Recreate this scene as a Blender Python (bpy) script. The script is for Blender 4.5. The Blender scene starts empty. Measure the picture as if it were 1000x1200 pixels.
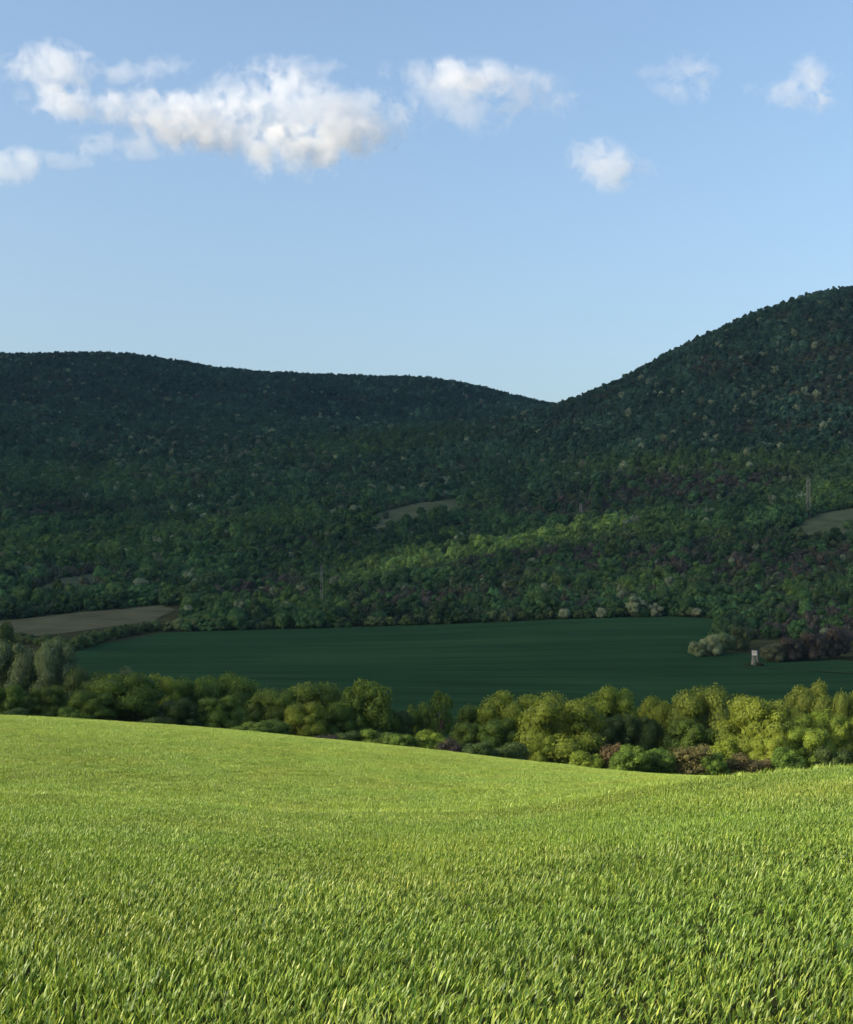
import bpy, bmesh, math, random
import numpy as np
from mathutils import Vector, Matrix, Euler

SC = bpy.context.scene
COL = SC.collection
R = math.radians

# ------------------------------------------------------------------ camera, sky, sun, exposure
EYE = 2.0
FPX = 1648.0            # focal length in pixels of the 1000 px wide photograph
YH = 700.0              # eye level row
cam = bpy.data.cameras.new('camera')
cam.sensor_fit = 'HORIZONTAL'
cam.sensor_width = 36.0
cam.lens = 36.0 * FPX / 1000.0
cam.shift_y = 0.1
cam.clip_start = 0.1
cam.clip_end = 30000.0
cam_ob = bpy.data.objects.new('camera', cam)
COL.objects.link(cam_ob)
cam_ob.location = (0, 0, EYE)
cam_ob.rotation_euler = (R(90), 0, 0)
SC.camera = cam_ob

SUN_EL, SUN_ROT = R(21), R(251)
world = bpy.data.worlds.new('World')
SC.world = world
world.use_nodes = True
wn = world.node_tree
sky = wn.nodes.new('ShaderNodeTexSky')
sky.sky_type = 'NISHITA'
sky.sun_disc = False
sky.sun_elevation = SUN_EL
sky.sun_rotation = SUN_ROT
sky.air_density = 1.15
sky.dust_density = 4.0
sky.ozone_density = 2.6
wn.links.new(sky.outputs[0], wn.nodes['Background'].inputs[0])
wn.nodes['Background'].inputs[1].default_value = 0.15

sun = bpy.data.lights.new('sun', 'SUN')
sun.energy = 3.9
sun.angle = R(0.5)
sun.color = (1.0, 0.90, 0.73)
sun_ob = bpy.data.objects.new('sun', sun)
COL.objects.link(sun_ob)
SDIR = Vector((math.sin(SUN_ROT) * math.cos(SUN_EL), math.cos(SUN_ROT) * math.cos(SUN_EL), math.sin(SUN_EL)))
sun_ob.rotation_euler = SDIR.to_track_quat('Z', 'Y').to_euler()
sun_ob.location = (-200, -100, 200)

SC.view_settings.view_transform = 'Standard'
SC.view_settings.look = 'None'
SC.view_settings.gamma = 1.0
SC.view_settings.exposure = 0.90
SC.view_settings.use_curve_mapping = False
SC.render.engine = 'CYCLES'
SC.cycles.max_bounces = 10
SC.cycles.diffuse_bounces = 3
SC.cycles.transmission_bounces = 3
SC.cycles.volume_bounces = 10
SC.cycles.use_denoising = True
SC.cycles.denoiser = 'OPENIMAGEDENOISE'
SC.cycles.denoising_input_passes = 'RGB_ALBEDO_NORMAL'
SC.cycles.denoising_prefilter = 'ACCURATE'
SC.cycles.volume_step_rate = 1.0
SC.cycles.volume_max_steps = 256

rng = np.random.default_rng(7)
random.seed(7)

# ------------------------------------------------------------------ helpers: noise, terrain
def hash2(ix, iy, seed):
    n = (ix.astype(np.int64) * 374761393 + iy.astype(np.int64) * 668265263 + seed * 982451653) & 0x7fffffff
    n = ((n ^ (n >> 13)) * 1274126177) & 0x7fffffff
    n = n ^ (n >> 16)
    return (n & 0xffff) / 65535.0

def vnoise(x, y, seed=0):
    x = np.asarray(x, float); y = np.asarray(y, float)
    ix = np.floor(x); iy = np.floor(y)
    fx = x - ix; fy = y - iy
    fx = fx * fx * (3 - 2 * fx); fy = fy * fy * (3 - 2 * fy)
    a = hash2(ix, iy, seed); b = hash2(ix + 1, iy, seed)
    c = hash2(ix, iy + 1, seed); d = hash2(ix + 1, iy + 1, seed)
    return (a * (1 - fx) + b * fx) * (1 - fy) + (c * (1 - fx) + d * fx) * fy

def fbm(x, y, seed=0, octaves=4):
    s = 0.0; amp = 0.5; tot = 0.0
    for k in range(octaves):
        s = s + amp * vnoise(x * 2 ** k, y * 2 ** k, seed + 17 * k)
        tot += amp; amp *= 0.5
    return s / tot * 2 - 1

def pchip(xs, ys, xq):
    """monotone cubic through (xs, ys[:, k]) evaluated at xq, along axis 0"""
    xs = np.asarray(xs, float); ys = np.asarray(ys, float)
    h = np.diff(xs)[:, None]
    dl = np.diff(ys, axis=0) / h
    m = np.zeros_like(ys)
    w1 = 2 * h[1:] + h[:-1]; w2 = h[1:] + 2 * h[:-1]
    same = dl[:-1] * dl[1:] > 0
    with np.errstate(divide='ignore', invalid='ignore'):
        hm = (w1 + w2) / (w1 / dl[:-1] + w2 / dl[1:])
    m[1:-1] = np.where(same, hm, 0)
    m[0] = dl[0]; m[-1] = dl[-1]
    i = np.clip(np.searchsorted(xs, xq) - 1, 0, len(xs) - 2)
    t = ((xq - xs[i]) / h[i, 0])[:, None]
    hh = h[i]
    return ((2 * t ** 3 - 3 * t ** 2 + 1) * ys[i] + (t ** 3 - 2 * t ** 2 + t) * hh * m[i]
            + (-2 * t ** 3 + 3 * t ** 2) * ys[i + 1] + (t ** 3 - t ** 2) * hh * m[i + 1])

# columns: near-field crest row, left slope crest row, and rows of the land behind
CX = [-1400, -500, -200, 0, 125, 250, 400, 500, 550, 600, 650, 700, 800, 900, 1000, 1200, 1500, 2400]
NEAR = [918, 919, 922, 926, 931, 940, 950, 950, 947, 943, 938, 930, 914, 904, 897, 886, 880, 880]
CRST = [812, 822, 831, 838, 845, 854, 868, 878, 884, 890, 895, 901, 909, 912, 914, 916, 918, 918]
DM = [55, 75, 100, 130, 165, 190, 230]
DF = [275, 330, 450, 600, 760, 900, 1200, 1500, 1800, 2000, 2500, 3000, 3600, 5600]
FAR = {
 -1400: [862, 850, 800, 762, 748, 712, 660, 605, 560, 525, 490, 440, 470, 560],
 -500:  [862, 850, 800, 762, 747, 711, 655, 603, 555, 518, 484, 430, 460, 560],
 -200:  [864, 850, 800, 762, 746, 710, 652, 601, 548, 512, 480, 424, 450, 550],
 0:     [868, 850, 800, 764, 745, 707, 650, 600, 546, 509, 478, 418, 440, 540],
 125:   [872, 852, 800, 764, 740, 704, 651, 601, 548, 511, 478, 417, 440, 540],
 250:   [878, 856, 801, 764, 736, 703, 650, 600, 548, 513, 484, 434, 455, 540],
 400:   [888, 860, 803, 764, 733, 700, 647, 597, 545, 509, 500, 444, 465, 540],
 500:   [894, 861, 805, 763, 731, 698, 644, 592, 541, 503, 507, 446, 470, 540],
 550:   [898, 862, 806, 762, 729, 697, 642, 590, 536, 499, 507, 453, 475, 540],
 600:   [902, 864, 807, 762, 727, 696, 638, 584, 528, 491, 500, 467, 485, 545],
 650:   [906, 866, 808, 761, 725, 694, 635, 578, 518, 479, 486, 478, 495, 550],
 700:   [909, 868, 810, 760, 724, 692, 630, 567, 500, 461, 470, 482, 500, 550],
 800:   [915, 870, 812, 760, 723, 690, 622, 550, 462, 410, 440, 480, 510, 560],
 900:   [918, 872, 813, 760, 723, 690, 618, 535, 425, 365, 430, 480, 510, 560],
 1000:  [919, 872, 813, 760, 722, 690, 615, 520, 398, 342, 420, 490, 520, 560],
 1200:  [920, 872, 813, 760, 722, 690, 612, 515, 390, 332, 410, 490, 520, 560],
 1500:  [920, 872, 813, 760, 722, 692, 620, 530, 420, 360, 430, 490, 520, 560],
 2400:  [920, 872, 813, 760, 722, 695, 635, 555, 460, 410, 450, 490, 520, 560]}
ND = 520
LD0, LD1 = math.log(1.5), math.log(5600)
LD = np.linspace(LD0, LD1, ND)
UC = (np.array(CX) - 500.0) / FPX
NU = 480
UQ = np.linspace(UC[0], UC[-1], NU)
ztab_c = np.zeros((ND, len(CX)))
dd = np.exp(LD)
for k, c in enumerate(CX):
    yc, cr = NEAR[k], CRST[k]
    B = (1200 - yc) / (1 / 7.6 - 1 / 40.0); A = yc - B / 40.0
    dip = yc + 3
    lo = min(yc, cr)
    if cr < yc - 8:
        mid = [yc + 11, yc + 5, yc + (cr - yc) * .33, yc + (cr - yc) * .72, yc + (cr - yc) * .96, cr, cr + 10]
    else:
        mid = [yc + 8, yc + (cr - yc) * .3 + 7, yc + (cr - yc) * .6 + 3, yc + (cr - yc) * .85 + 1, cr + 1, cr, cr + 2]
    st = [40] + DM + DF
    ys = [yc] + mid + FAR[c]
    yy = pchip(np.log(st), np.array(ys, float)[:, None], np.log(np.maximum(dd, 40)))[:, 0]
    yy = np.where(dd <= 40, A + B / dd, yy)
    ztab_c[:, k] = EYE - (yy - YH) / FPX * dd
ztab = pchip(UC, ztab_c.T, UQ)          # (NU, ND)
ker = np.exp(-0.5 * (np.arange(-6, 7) / 1.6) ** 2); ker /= ker.sum()
pad = np.pad(ztab, ((0, 0), (6, 6)), mode='edge')
pad[:, :6] = ztab[:, :1] ; 
zs = sum(ker[i] * pad[:, i:i + ND] for i in range(13))
edge = np.clip((np.arange(ND) - 40) / 40.0, 0, 1)[None]
ztab = ztab * (1 - edge) + zs * edge
padu = np.pad(ztab, ((6, 6), (0, 0)), mode='edge')
ztab = sum(ker[i] * padu[i:i + NU] for i in range(13))

def smooth(a, b, x):
    t = np.clip((x - a) / (b - a), 0, 1)
    return t * t * (3 - 2 * t)

WHEAT_H = 0.13
def ground(x, y):
    """height of the land at world x, y (vectorised)"""
    x = np.asarray(x, float); y = np.asarray(y, float)
    d = np.maximum(y, 1.6)
    u = np.clip(x / np.maximum(y, 8.0), UQ[0], UQ[-1])
    fi = np.clip((u - UQ[0]) / (UQ[1] - UQ[0]), 0, NU - 1.001)
    fj = np.clip((np.log(d) - LD0) / (LD[1] - LD[0]), 0, ND - 1.001)
    i = fi.astype(int); j = fj.astype(int)
    a = fi - i; b = fj - j
    z = ((ztab[i, j] * (1 - a) + ztab[i + 1, j] * a) * (1 - b) + (ztab[i, j + 1] * (1 - a) + ztab[i + 1, j + 1] * a) * b)
    z = z - np.where(y < 1.6, (1.6 - y) * -0.07, 0)
    hill = smooth(820, 1100, d) * (1 - 0.75 * smooth(1400, 1750, d))
    z = z + hill * (fbm((x * 0.82 - y * 0.57) / 170.0, (x * 0.57 + y * 0.82) / 520.0, 15, 3) * 15.0 + fbm(x / 230.0, y / 230.0, 5, 4) * 9.0 + np.abs(fbm(x / 420.0 + y / 900.0, y / 1500.0, 9, 3)) * -10 + 3)
    z = z + smooth(60, 120, d) * (1 - smooth(300, 400, d)) * fbm(x / 35.0, y / 35.0, 2, 3) * 0.12
    z = z + fbm(x / 5.0, y / 5.0, 3, 2) * 0.035 * (1 - smooth(100, 300, d))
    return z - WHEAT_H * (1 - smooth(205, 240, d))

def hit(px, py, d0=3.0, d1=5000.0):
    """first point of the land seen at photo pixel (px, py)"""
    d = np.exp(np.linspace(math.log(d0), math.log(d1), 3000))
    zr = EYE - (py - YH) / FPX * d
    g = ground((px - 500) / FPX * d, d)
    k = np.argmax(g >= zr)
    return Vector(((px - 500) / FPX * d[k], d[k], g[k]))

def mesh_from(name, verts, faces, mat=None, smooth_shade=False):
    me = bpy.data.meshes.new(name)
    me.from_pydata([tuple(v) for v in verts], [], [tuple(f) for f in faces])
    if mat: me.materials.append(mat)
    if smooth_shade: me.shade_smooth()
    me.update()
    return me

def quads_mesh(name, V, F, mats, midx=None, shade=None):
    """fast mesh from numpy arrays: V (n,3), F (m,4)"""
    me = bpy.data.meshes.new(name)
    me.vertices.add(len(V)); me.vertices.foreach_set('co', V.astype(np.float32).ravel())
    n = F.shape[1]
    me.loops.add(F.size); me.loops.foreach_set('vertex_index', F.astype(np.int32).ravel())
    me.polygons.add(len(F))
    me.polygons.foreach_set('loop_start', np.arange(0, F.size, n, dtype=np.int32))
    me.polygons.foreach_set('loop_total', np.full(len(F), n, np.int32))
    for m in mats: me.materials.append(m)
    if midx is not None: me.polygons.foreach_set('material_index', midx.astype(np.int32))
    if shade is not None:
        at = me.attributes.new('shade', 'FLOAT', 'FACE'); at.data.foreach_set('value', shade.astype(np.float32))
    me.update(calc_edges=True)
    return me

def link(name, data, parent=None, kind=None):
    o = bpy.data.objects.new(name, data)
    COL.objects.link(o)
    if parent: o.parent = parent
    if kind: o['kind'] = kind
    return o

def tag(o, label, cat, group=None):
    o['label'] = label; o['category'] = cat
    if group: o['group'] = group
    return o

# ------------------------------------------------------------------ materials
def new_mat(name):
    m = bpy.data.materials.new(name); m.use_nodes = True
    nt = m.node_tree
    for n in list(nt.nodes): nt.nodes.remove(n)
    out = nt.nodes.new('ShaderNodeOutputMaterial')
    return m, nt, out

def N(nt, kind, **kw):
    n = nt.nodes.new(kind)
    for k, v in kw.items(): setattr(n, k, v)
    return n

def ramp(nt, src, stops):
    r = N(nt, 'ShaderNodeValToRGB')
    while len(r.color_ramp.elements) < len(stops): r.color_ramp.elements.new(0.5)
    for e, (p, c) in zip(r.color_ramp.elements, stops):
        e.position = p; e.color = (*c, 1)
    nt.links.new(src, r.inputs[0])
    return r.outputs[0]

def noise_tex(nt, scale, detail=5, rough=0.55, vec=None, stretch=None):
    t = N(nt, 'ShaderNodeTexNoise')
    t.inputs['Scale'].default_value = scale
    t.inputs['Detail'].default_value = detail
    t.inputs['Roughness'].default_value = rough
    g = N(nt, 'ShaderNodeNewGeometry')
    src = g.outputs['Position']
    if stretch:
        mp = N(nt, 'ShaderNodeMapping'); mp.inputs['Scale'].default_value = stretch
        nt.links.new(src, mp.inputs[0]); src = mp.outputs[0]
    nt.links.new(src, t.inputs['Vector'])
    return t.outputs['Fac']

def mixc(nt, fac, a, b, mode='MIX'):
    m = N(nt, 'ShaderNodeMix', data_type='RGBA', blend_type=mode)
    for sock, v in ((m.inputs[0], fac), (m.inputs[6], a), (m.inputs[7], b)):
        if isinstance(v, (int, float)): sock.default_value = v
        elif isinstance(v, tuple): sock.default_value = (*v, 1)
        else: nt.links.new(v, sock)
    return m.outputs[2]

def ground_mat(name, stops, scale, stops2=None, scale2=1.0, stretch2=None, bump=0.0, bscale=1.0, rows=None):
    m, nt, out = new_mat(name)
    c = ramp(nt, noise_tex(nt, scale), stops)
    if stops2:
        c = mixc(nt, 1.0, c, ramp(nt, noise_tex(nt, scale2, 4, stretch=stretch2), stops2), 'MULTIPLY')
    if rows:
        g = N(nt, 'ShaderNodeNewGeometry')
        mp = N(nt, 'ShaderNodeMapping'); mp.inputs['Rotation'].default_value = (0, 0, R(rows[0]))
        nt.links.new(g.outputs['Position'], mp.inputs[0])
        w = N(nt, 'ShaderNodeTexWave'); w.inputs['Scale'].default_value = 0.314 / rows[1]; w.inputs['Distortion'].default_value = 1.2
        w.inputs['Detail'].default_value = 2; w.inputs['Detail Scale'].default_value = 0.05
        nt.links.new(mp.outputs[0], w.inputs[0])
        c = mixc(nt, 1.0, c, ramp(nt, w.outputs['Fac'], [(0.0, (0.80, 0.83, 0.85)), (0.12, (1, 1, 1))]), 'MULTIPLY')
    p = N(nt, 'ShaderNodeBsdfPrincipled')
    nt.links.new(c, p.inputs['Base Color']); p.inputs['Roughness'].default_value = 0.9
    p.inputs['Specular IOR Level'].default_value = 0.0
    if bump:
        b = N(nt, 'ShaderNodeBump'); b.inputs['Strength'].default_value = 1.0; b.inputs['Distance'].default_value = bump
        nt.links.new(noise_tex(nt, bscale, 6, 0.65), b.inputs['Height']); nt.links.new(b.outputs[0], p.inputs['Normal'])
    nt.links.new(p.outputs[0], out.inputs[0])
    return m

def leaf_mat(name, source, translucency=0.3, rough=0.55, spec=0.25, base=None, tones=((0.62, 0.66, 0.75), (1.55, 1.4, 1.3))):
    """source: 'object' takes the object's colour, 'instance' the 'tint' of each instance"""
    m, nt, out = new_mat(name)
    if source == 'object':
        c = N(nt, 'ShaderNodeObjectInfo').outputs['Color']
    elif source == 'instance':
        a = N(nt, 'ShaderNodeAttribute', attribute_type='INSTANCER', attribute_name='tint'); c = a.outputs['Color']
    else:
        rgb = N(nt, 'ShaderNodeRGB'); rgb.outputs[0].default_value = (*base, 1); c = rgb.outputs[0]
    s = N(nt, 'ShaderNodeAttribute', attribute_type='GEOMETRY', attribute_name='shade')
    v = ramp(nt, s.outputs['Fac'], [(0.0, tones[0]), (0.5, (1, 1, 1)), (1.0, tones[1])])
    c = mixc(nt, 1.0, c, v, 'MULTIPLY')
    p = N(nt, 'ShaderNodeBsdfPrincipled')
    nt.links.new(c, p.inputs['Base Color'])
    p.inputs['Roughness'].default_value = rough
    p.inputs['Specular IOR Level'].default_value = spec
    t = N(nt, 'ShaderNodeBsdfTranslucent')
    tc = mixc(nt, 1.0, c, (1.15, 1.2, 0.55), 'MULTIPLY')
    nt.links.new(tc, t.inputs[0])
    mx = N(nt, 'ShaderNodeMixShader'); mx.inputs[0].default_value = translucency
    nt.links.new(p.outputs[0], mx.inputs[1]); nt.links.new(t.outputs[0], mx.inputs[2])
    nt.links.new(mx.outputs[0], out.inputs[0])
    return m

def plain_mat(name, col, rough=0.7, metal=0.0, scale=8.0, var=0.25):
    m, nt, out = new_mat(name)
    lo = tuple(c * (1 - var) for c in col); hi = tuple(min(1, c * (1 + var)) for c in col)
    c = ramp(nt, noise_tex(nt, scale), [(0.3, lo), (0.7, hi)])
    p = N(nt, 'ShaderNodeBsdfPrincipled')
    nt.links.new(c, p.inputs['Base Color']); p.inputs['Roughness'].default_value = rough
    p.inputs['Metallic'].default_value = metal
    nt.links.new(p.outputs[0], out.inputs[0])
    return m

M_SOIL = ground_mat('field_soil', [(0.3, (0.022, 0.026, 0.010)), (0.7, (0.036, 0.042, 0.014))], 3.0)
M_WOODFLOOR = ground_mat('wood_floor', [(0.3, (0.030, 0.034, 0.016)), (0.7, (0.060, 0.062, 0.028))], 0.08)
M_VALLEY = ground_mat('valley_crop', [(0.25, (0.018, 0.047, 0.021)), (0.75, (0.026, 0.066, 0.027))], 0.012,
                      [(0.3, (0.74, 0.78, 0.8)), (0.7, (1.2, 1.16, 1.1))], 1.0, (0.005, 0.06, 0.02), bump=0.05, bscale=1.2, rows=(78, 26.0))
M_PLOUGH = ground_mat('ploughed_soil', [(0.3, (0.078, 0.082, 0.045)), (0.7, (0.118, 0.118, 0.066))], 0.05,
                      [(0.3, (0.85, 0.85, 0.85)), (0.7, (1.1, 1.1, 1.1))], 1.0, (0.02, 0.3, 0.1), bump=0.3, bscale=0.9, rows=(70, 7.0))
M_MEADOW = ground_mat('dry_meadow', [(0.3, (0.05, 0.07, 0.033)), (0.7, (0.11, 0.12, 0.065))], 0.06, bump=0.4, bscale=0.7)
M_TRACK = ground_mat('track_soil', [(0.3, (0.03, 0.05, 0.028)), (0.7, (0.045, 0.06, 0.034))], 0.2)
M_BARK = plain_mat('bark', (0.085, 0.065, 0.048), 0.9, scale=2.5, var=0.4)
M_REDBARK = plain_mat('reddish_bark', (0.20, 0.11, 0.075), 0.9, scale=2.5, var=0.3)
M_STEEL = plain_mat('weathered_steel', (0.15, 0.145, 0.15), 0.6, 0.0, 1.0, 0.15)
M_PLANK = plain_mat('grey_timber', (0.20, 0.19, 0.17), 0.85, scale=5)
M_WHITE = plain_mat('white_panel', (0.30, 0.31, 0.31), 0.6, scale=3, var=0.06)
M_BLUE = plain_mat('slate_blue_panel', (0.13, 0.15, 0.24), 0.6, scale=3, var=0.1)
M_DARK = plain_mat('dark_roof_felt', (0.04, 0.04, 0.045), 0.8)
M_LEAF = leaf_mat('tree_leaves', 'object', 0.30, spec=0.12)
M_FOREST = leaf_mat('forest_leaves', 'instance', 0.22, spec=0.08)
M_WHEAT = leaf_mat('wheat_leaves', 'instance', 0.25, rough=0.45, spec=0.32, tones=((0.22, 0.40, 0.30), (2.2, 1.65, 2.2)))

# ------------------------------------------------------------------ land
ys_rows = np.concatenate([np.linspace(-70, 1, 30), np.exp(np.linspace(math.log(1.6), math.log(5500), 560))])
Uc = np.linspace(-1, 1, 360)
Uc = np.sign(Uc) * (0.36 * np.abs(Uc) + 0.72 * np.abs(Uc) ** 3)
def land_patch(y0, y1, name, mat):
    rows = ys_rows[(ys_rows >= y0 - 1e-6) & (ys_rows <= y1 + 1e-6)]
    X = Uc[None, :] * np.maximum(rows, 45.0)[:, None]
    Y = np.repeat(rows[:, None], len(Uc), 1)
    Z = ground(X, Y)
    V = np.stack([X, Y, Z], -1).reshape(-1, 3)
    r, c = len(rows), len(Uc)
    idx = np.arange(r * c).reshape(r, c)
    F = np.stack([idx[:-1, :-1], idx[:-1, 1:], idx[1:, 1:], idx[1:, :-1]], -1).reshape(-1, 4)
    me = quads_mesh(name, V, F, [mat]); me.shade_smooth()
    return link(name, me, kind='structure')
split = ys_rows[np.argmin(np.abs(ys_rows - 236))]
land_patch(-80, split, 'field_ground', M_SOIL)
land_patch(split, 6000, 'hills', M_WOODFLOOR)

def draped(name, pts, mat, lift=0.15, step=6.0):
    """a sheet of land cover with outline pts (world x, y), laid on the ground"""
    P = np.array([(p[0], p[1]) for p in pts])
    # densify
    out = []
    for a, b in zip(P, np.roll(P, -1, 0)):
        n = max(1, int(np.linalg.norm(b - a) / step))
        for k in range(n): out.append(a + (b - a) * k / n)
    out = np.array(out)
    out = out + np.stack([fbm(out[:, 0] / 18, out[:, 1] / 18, 31), fbm(out[:, 0] / 18, out[:, 1] / 18, 32)], 1) * 2.0
    bm = bmesh.new()
    vs = [bm.verts.new((p[0], p[1], 0)) for p in out]
    bm.faces.new(vs)
    lo, hi = out.min(0), out.max(0)
    bmesh.ops.triangulate(bm, faces=bm.faces[:])
    for ax in (0, 1):
        for c in np.arange(lo[ax] + step, hi[ax], step):
            no = [0, 0, 0]; no[ax] = 1; co = [0, 0, 0]; co[ax] = c
            bmesh.ops.bisect_plane(bm, geom=bm.verts[:] + bm.edges[:] + bm.faces[:], plane_co=co, plane_no=no)
    arr = np.array([v.co[:] for v in bm.verts])
    z = ground(arr[:, 0], arr[:, 1]) + lift
    for v, h in zip(bm.verts, z): v.co.z = h
    bmesh.ops.recalc_face_normals(bm, faces=bm.faces[:])
    me = bpy.data.meshes.new(name); bm.to_mesh(me); bm.free()
    if me.polygons and sum(p.normal.z for p in me.polygons) < 0: me.flip_normals()
    me.materials.append(mat); me.shade_smooth()
    return link(name, me, kind='structure')

def px_poly(pp): return [hit(x, y, 250) for x, y in pp]
def at_depth(px, d): return ((px - 500) / FPX * d, d)
valley_outline = [at_depth(30, 300), at_depth(960, 285), at_depth(1250, 400), at_depth(1250, 560)]
valley_outline += [hit(x, y, 250) for x, y in ((1000, 775), (950, 778), (895, 770), (884, 768), (850, 765), (812, 768), (835, 750), (855, 735), (842, 726), (790, 723),
                                         (700, 725), (600, 729), (500, 733), (400, 736), (300, 739), (190, 742), (120, 755), (85, 766))]
valley_outline += [at_depth(20, 430)]
draped('valley_field', valley_outline, M_VALLEY, 0.3, 9.0)
plough = [hit(x, y, 250) for x, y in ((-120, 758), (-20, 750), (60, 744), (120, 737), (178, 729), (205, 715), (190, 710), (130, 715), (60, 722), (-20, 730), (-120, 738))]
draped('ploughed_field', plough, M_PLOUGH, 0.3, 7.0)
def strip(name, pix, wid, mat, lift):
    pts = [hit(x, y, 250) for x, y in pix]
    a = [(p.x, p.y - wid / 2) for p in pts]; b = [(p.x, p.y + wid / 2) for p in pts]
    return draped(name, a + b[::-1], mat, lift, 8.0)
strip('field_track', ((870, 783), (905, 784), (940, 786), (975, 789), (1040, 793)), 2.6, M_TRACK, 0.5)
clear_px = {
    'hill_meadow': ((424, 621), (440, 603), (495, 589), (538, 585), (542, 601), (490, 612), (450, 624)),
    'hill_meadow.001': ((912, 632), (960, 602), (1030, 592), (1060, 618), (1000, 631)),
    'hill_meadow.002': ((30, 700), (75, 678), (118, 670), (112, 690), (70, 700)),
    'hill_meadow.003': ((290, 668), (325, 660), (350, 663), (320, 672)),
}
clear_polys = []
for nm, pp in clear_px.items():
    pts = px_poly(pp)
    draped('hill_meadow', pts, M_MEADOW, 0.35, 8.0)
    clear_polys.append(np.array([(p.x, p.y) for p in pts]))
valley_poly = np.array([(p[0], p[1]) for p in valley_outline])
plough_poly = np.array([(p[0], p[1]) for p in plough])

def inside(poly, x, y):
    r = np.zeros(x.shape, bool)
    j = len(poly) - 1
    for i in range(len(poly)):
        xi, yi = poly[i]; xj, yj = poly[j]
        c = ((yi > y) != (yj > y)) & (x < (xj - xi) * (y - yi) / (yj - yi + 1e-12) + xi)
        r ^= c; j = i
    return r

# ------------------------------------------------------------------ foliage shapes
ICO = {}
def ico(sub):
    if sub not in ICO:
        bm = bmesh.new(); bmesh.ops.create_icosphere(bm, subdivisions=sub, radius=1.0)
        bm.verts.ensure_lookup_table()
        ICO[sub] = (np.array([v.co[:] for v in bm.verts]), np.array([[v.index for v in f.verts] for f in bm.faces]))
        bm.free()
    return ICO[sub]

def leaf_quads(P, Nn, size, r, aspect=1.0):
    """one small bent diamond leaf cluster at each point P facing Nn"""
    n = len(P)
    up = r.normal(size=(n, 3))
    t = np.cross(Nn, up); t /= np.linalg.norm(t, axis=1)[:, None] + 1e-9
    b = np.cross(Nn, t)
    s = size[:, None]
    V = np.stack([P - t * s * aspect, P - b * s * 0.62 + Nn * s * 0.18, P + t * s * aspect, P + b * s * 0.62 + Nn * s * 0.18], 1).reshape(-1, 3)
    F = np.arange(n * 4).reshape(n, 4)
    return V, F

def crown_mesh(name, lumps, nleaf, lsize, mat, r, core=0.8, coresub=1, spread=0.75, inner=0.72):
    """lumps: list of (centre, radii3). Leaf clusters lie over the lumps, a dark leafy core fills each."""
    C = np.array([l[0] for l in lumps]); Rr = np.array([l[1] for l in lumps])
    area = (Rr[:, 0] * Rr[:, 2]); area = area / area.sum()
    Vs, Fs, Sh = [], [], []
    off = 0
    lshade = r.normal(0.5, 0.16, len(lumps))
    for k in range(len(lumps)):
        n = int(nleaf * area[k] * 1.6)
        d = r.normal(size=(n, 3)); d /= np.linalg.norm(d, axis=1)[:, None]
        d = d[(d[:, 2] > -0.55) | (r.random(n) < 0.3)]
        n = len(d)
        rad = r.uniform(0.80, 1.1, n)[:, None]
        bump = 1 + 0.16 * np.sin(d[:, :1] * 7 + k) * np.sin(d[:, 1:2] * 8 + 2 * k) * np.cos(d[:, 2:] * 6 + k)
        P = C[k] + d * Rr[k] * rad * bump
        q = (P[:, None, :] - C[None]) / Rr[None]
        q = np.linalg.norm(q, axis=2); q[:, k] = 9
        keep = q.min(1) > inner
        P, d = P[keep], d[keep]
        if len(P) == 0: continue
        nn = d * spread + r.normal(size=P.shape) * 0.55
        nn /= np.linalg.norm(nn, axis=1)[:, None]
        V, F = leaf_quads(P, nn, lsize * r.uniform(0.65, 1.35, len(P)), r, 1.0)
        Vs.append(V); Fs.append(F + off); off += len(V)
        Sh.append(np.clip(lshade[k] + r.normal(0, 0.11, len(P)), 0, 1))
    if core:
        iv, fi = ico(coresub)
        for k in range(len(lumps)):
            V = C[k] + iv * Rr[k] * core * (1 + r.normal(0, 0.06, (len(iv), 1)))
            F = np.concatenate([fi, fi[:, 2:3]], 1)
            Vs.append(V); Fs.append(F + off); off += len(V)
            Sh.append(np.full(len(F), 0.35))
    V = np.concatenate(Vs); F = np.concatenate(Fs); S = np.concatenate(Sh)
    # split into leaf quads and core triangles (degenerate quads are turned into triangles)
    tri = F[:, 2] == F[:, 3]
    me = bpy.data.meshes.new(name)
    me.vertices.add(len(V)); me.vertices.foreach_set('co', V.astype(np.float32).ravel())
    tot = np.where(tri, 3, 4)
    start = np.concatenate([[0], np.cumsum(tot)[:-1]])
    loops = np.concatenate([f[:t] for f, t in zip(F, tot)]) if tri.any() else F.ravel()
    me.loops.add(int(tot.sum())); me.loops.foreach_set('vertex_index', loops.astype(np.int32))
    me.polygons.add(len(F)); me.polygons.foreach_set('loop_start', start.astype(np.int32)); me.polygons.foreach_set('loop_total', tot.astype(np.int32))
    me.materials.append(mat)
    at = me.attributes.new('shade', 'FLOAT', 'FACE'); at.data.foreach_set('value', S.astype(np.float32))
    me.update(calc_edges=True)
    return me

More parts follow.
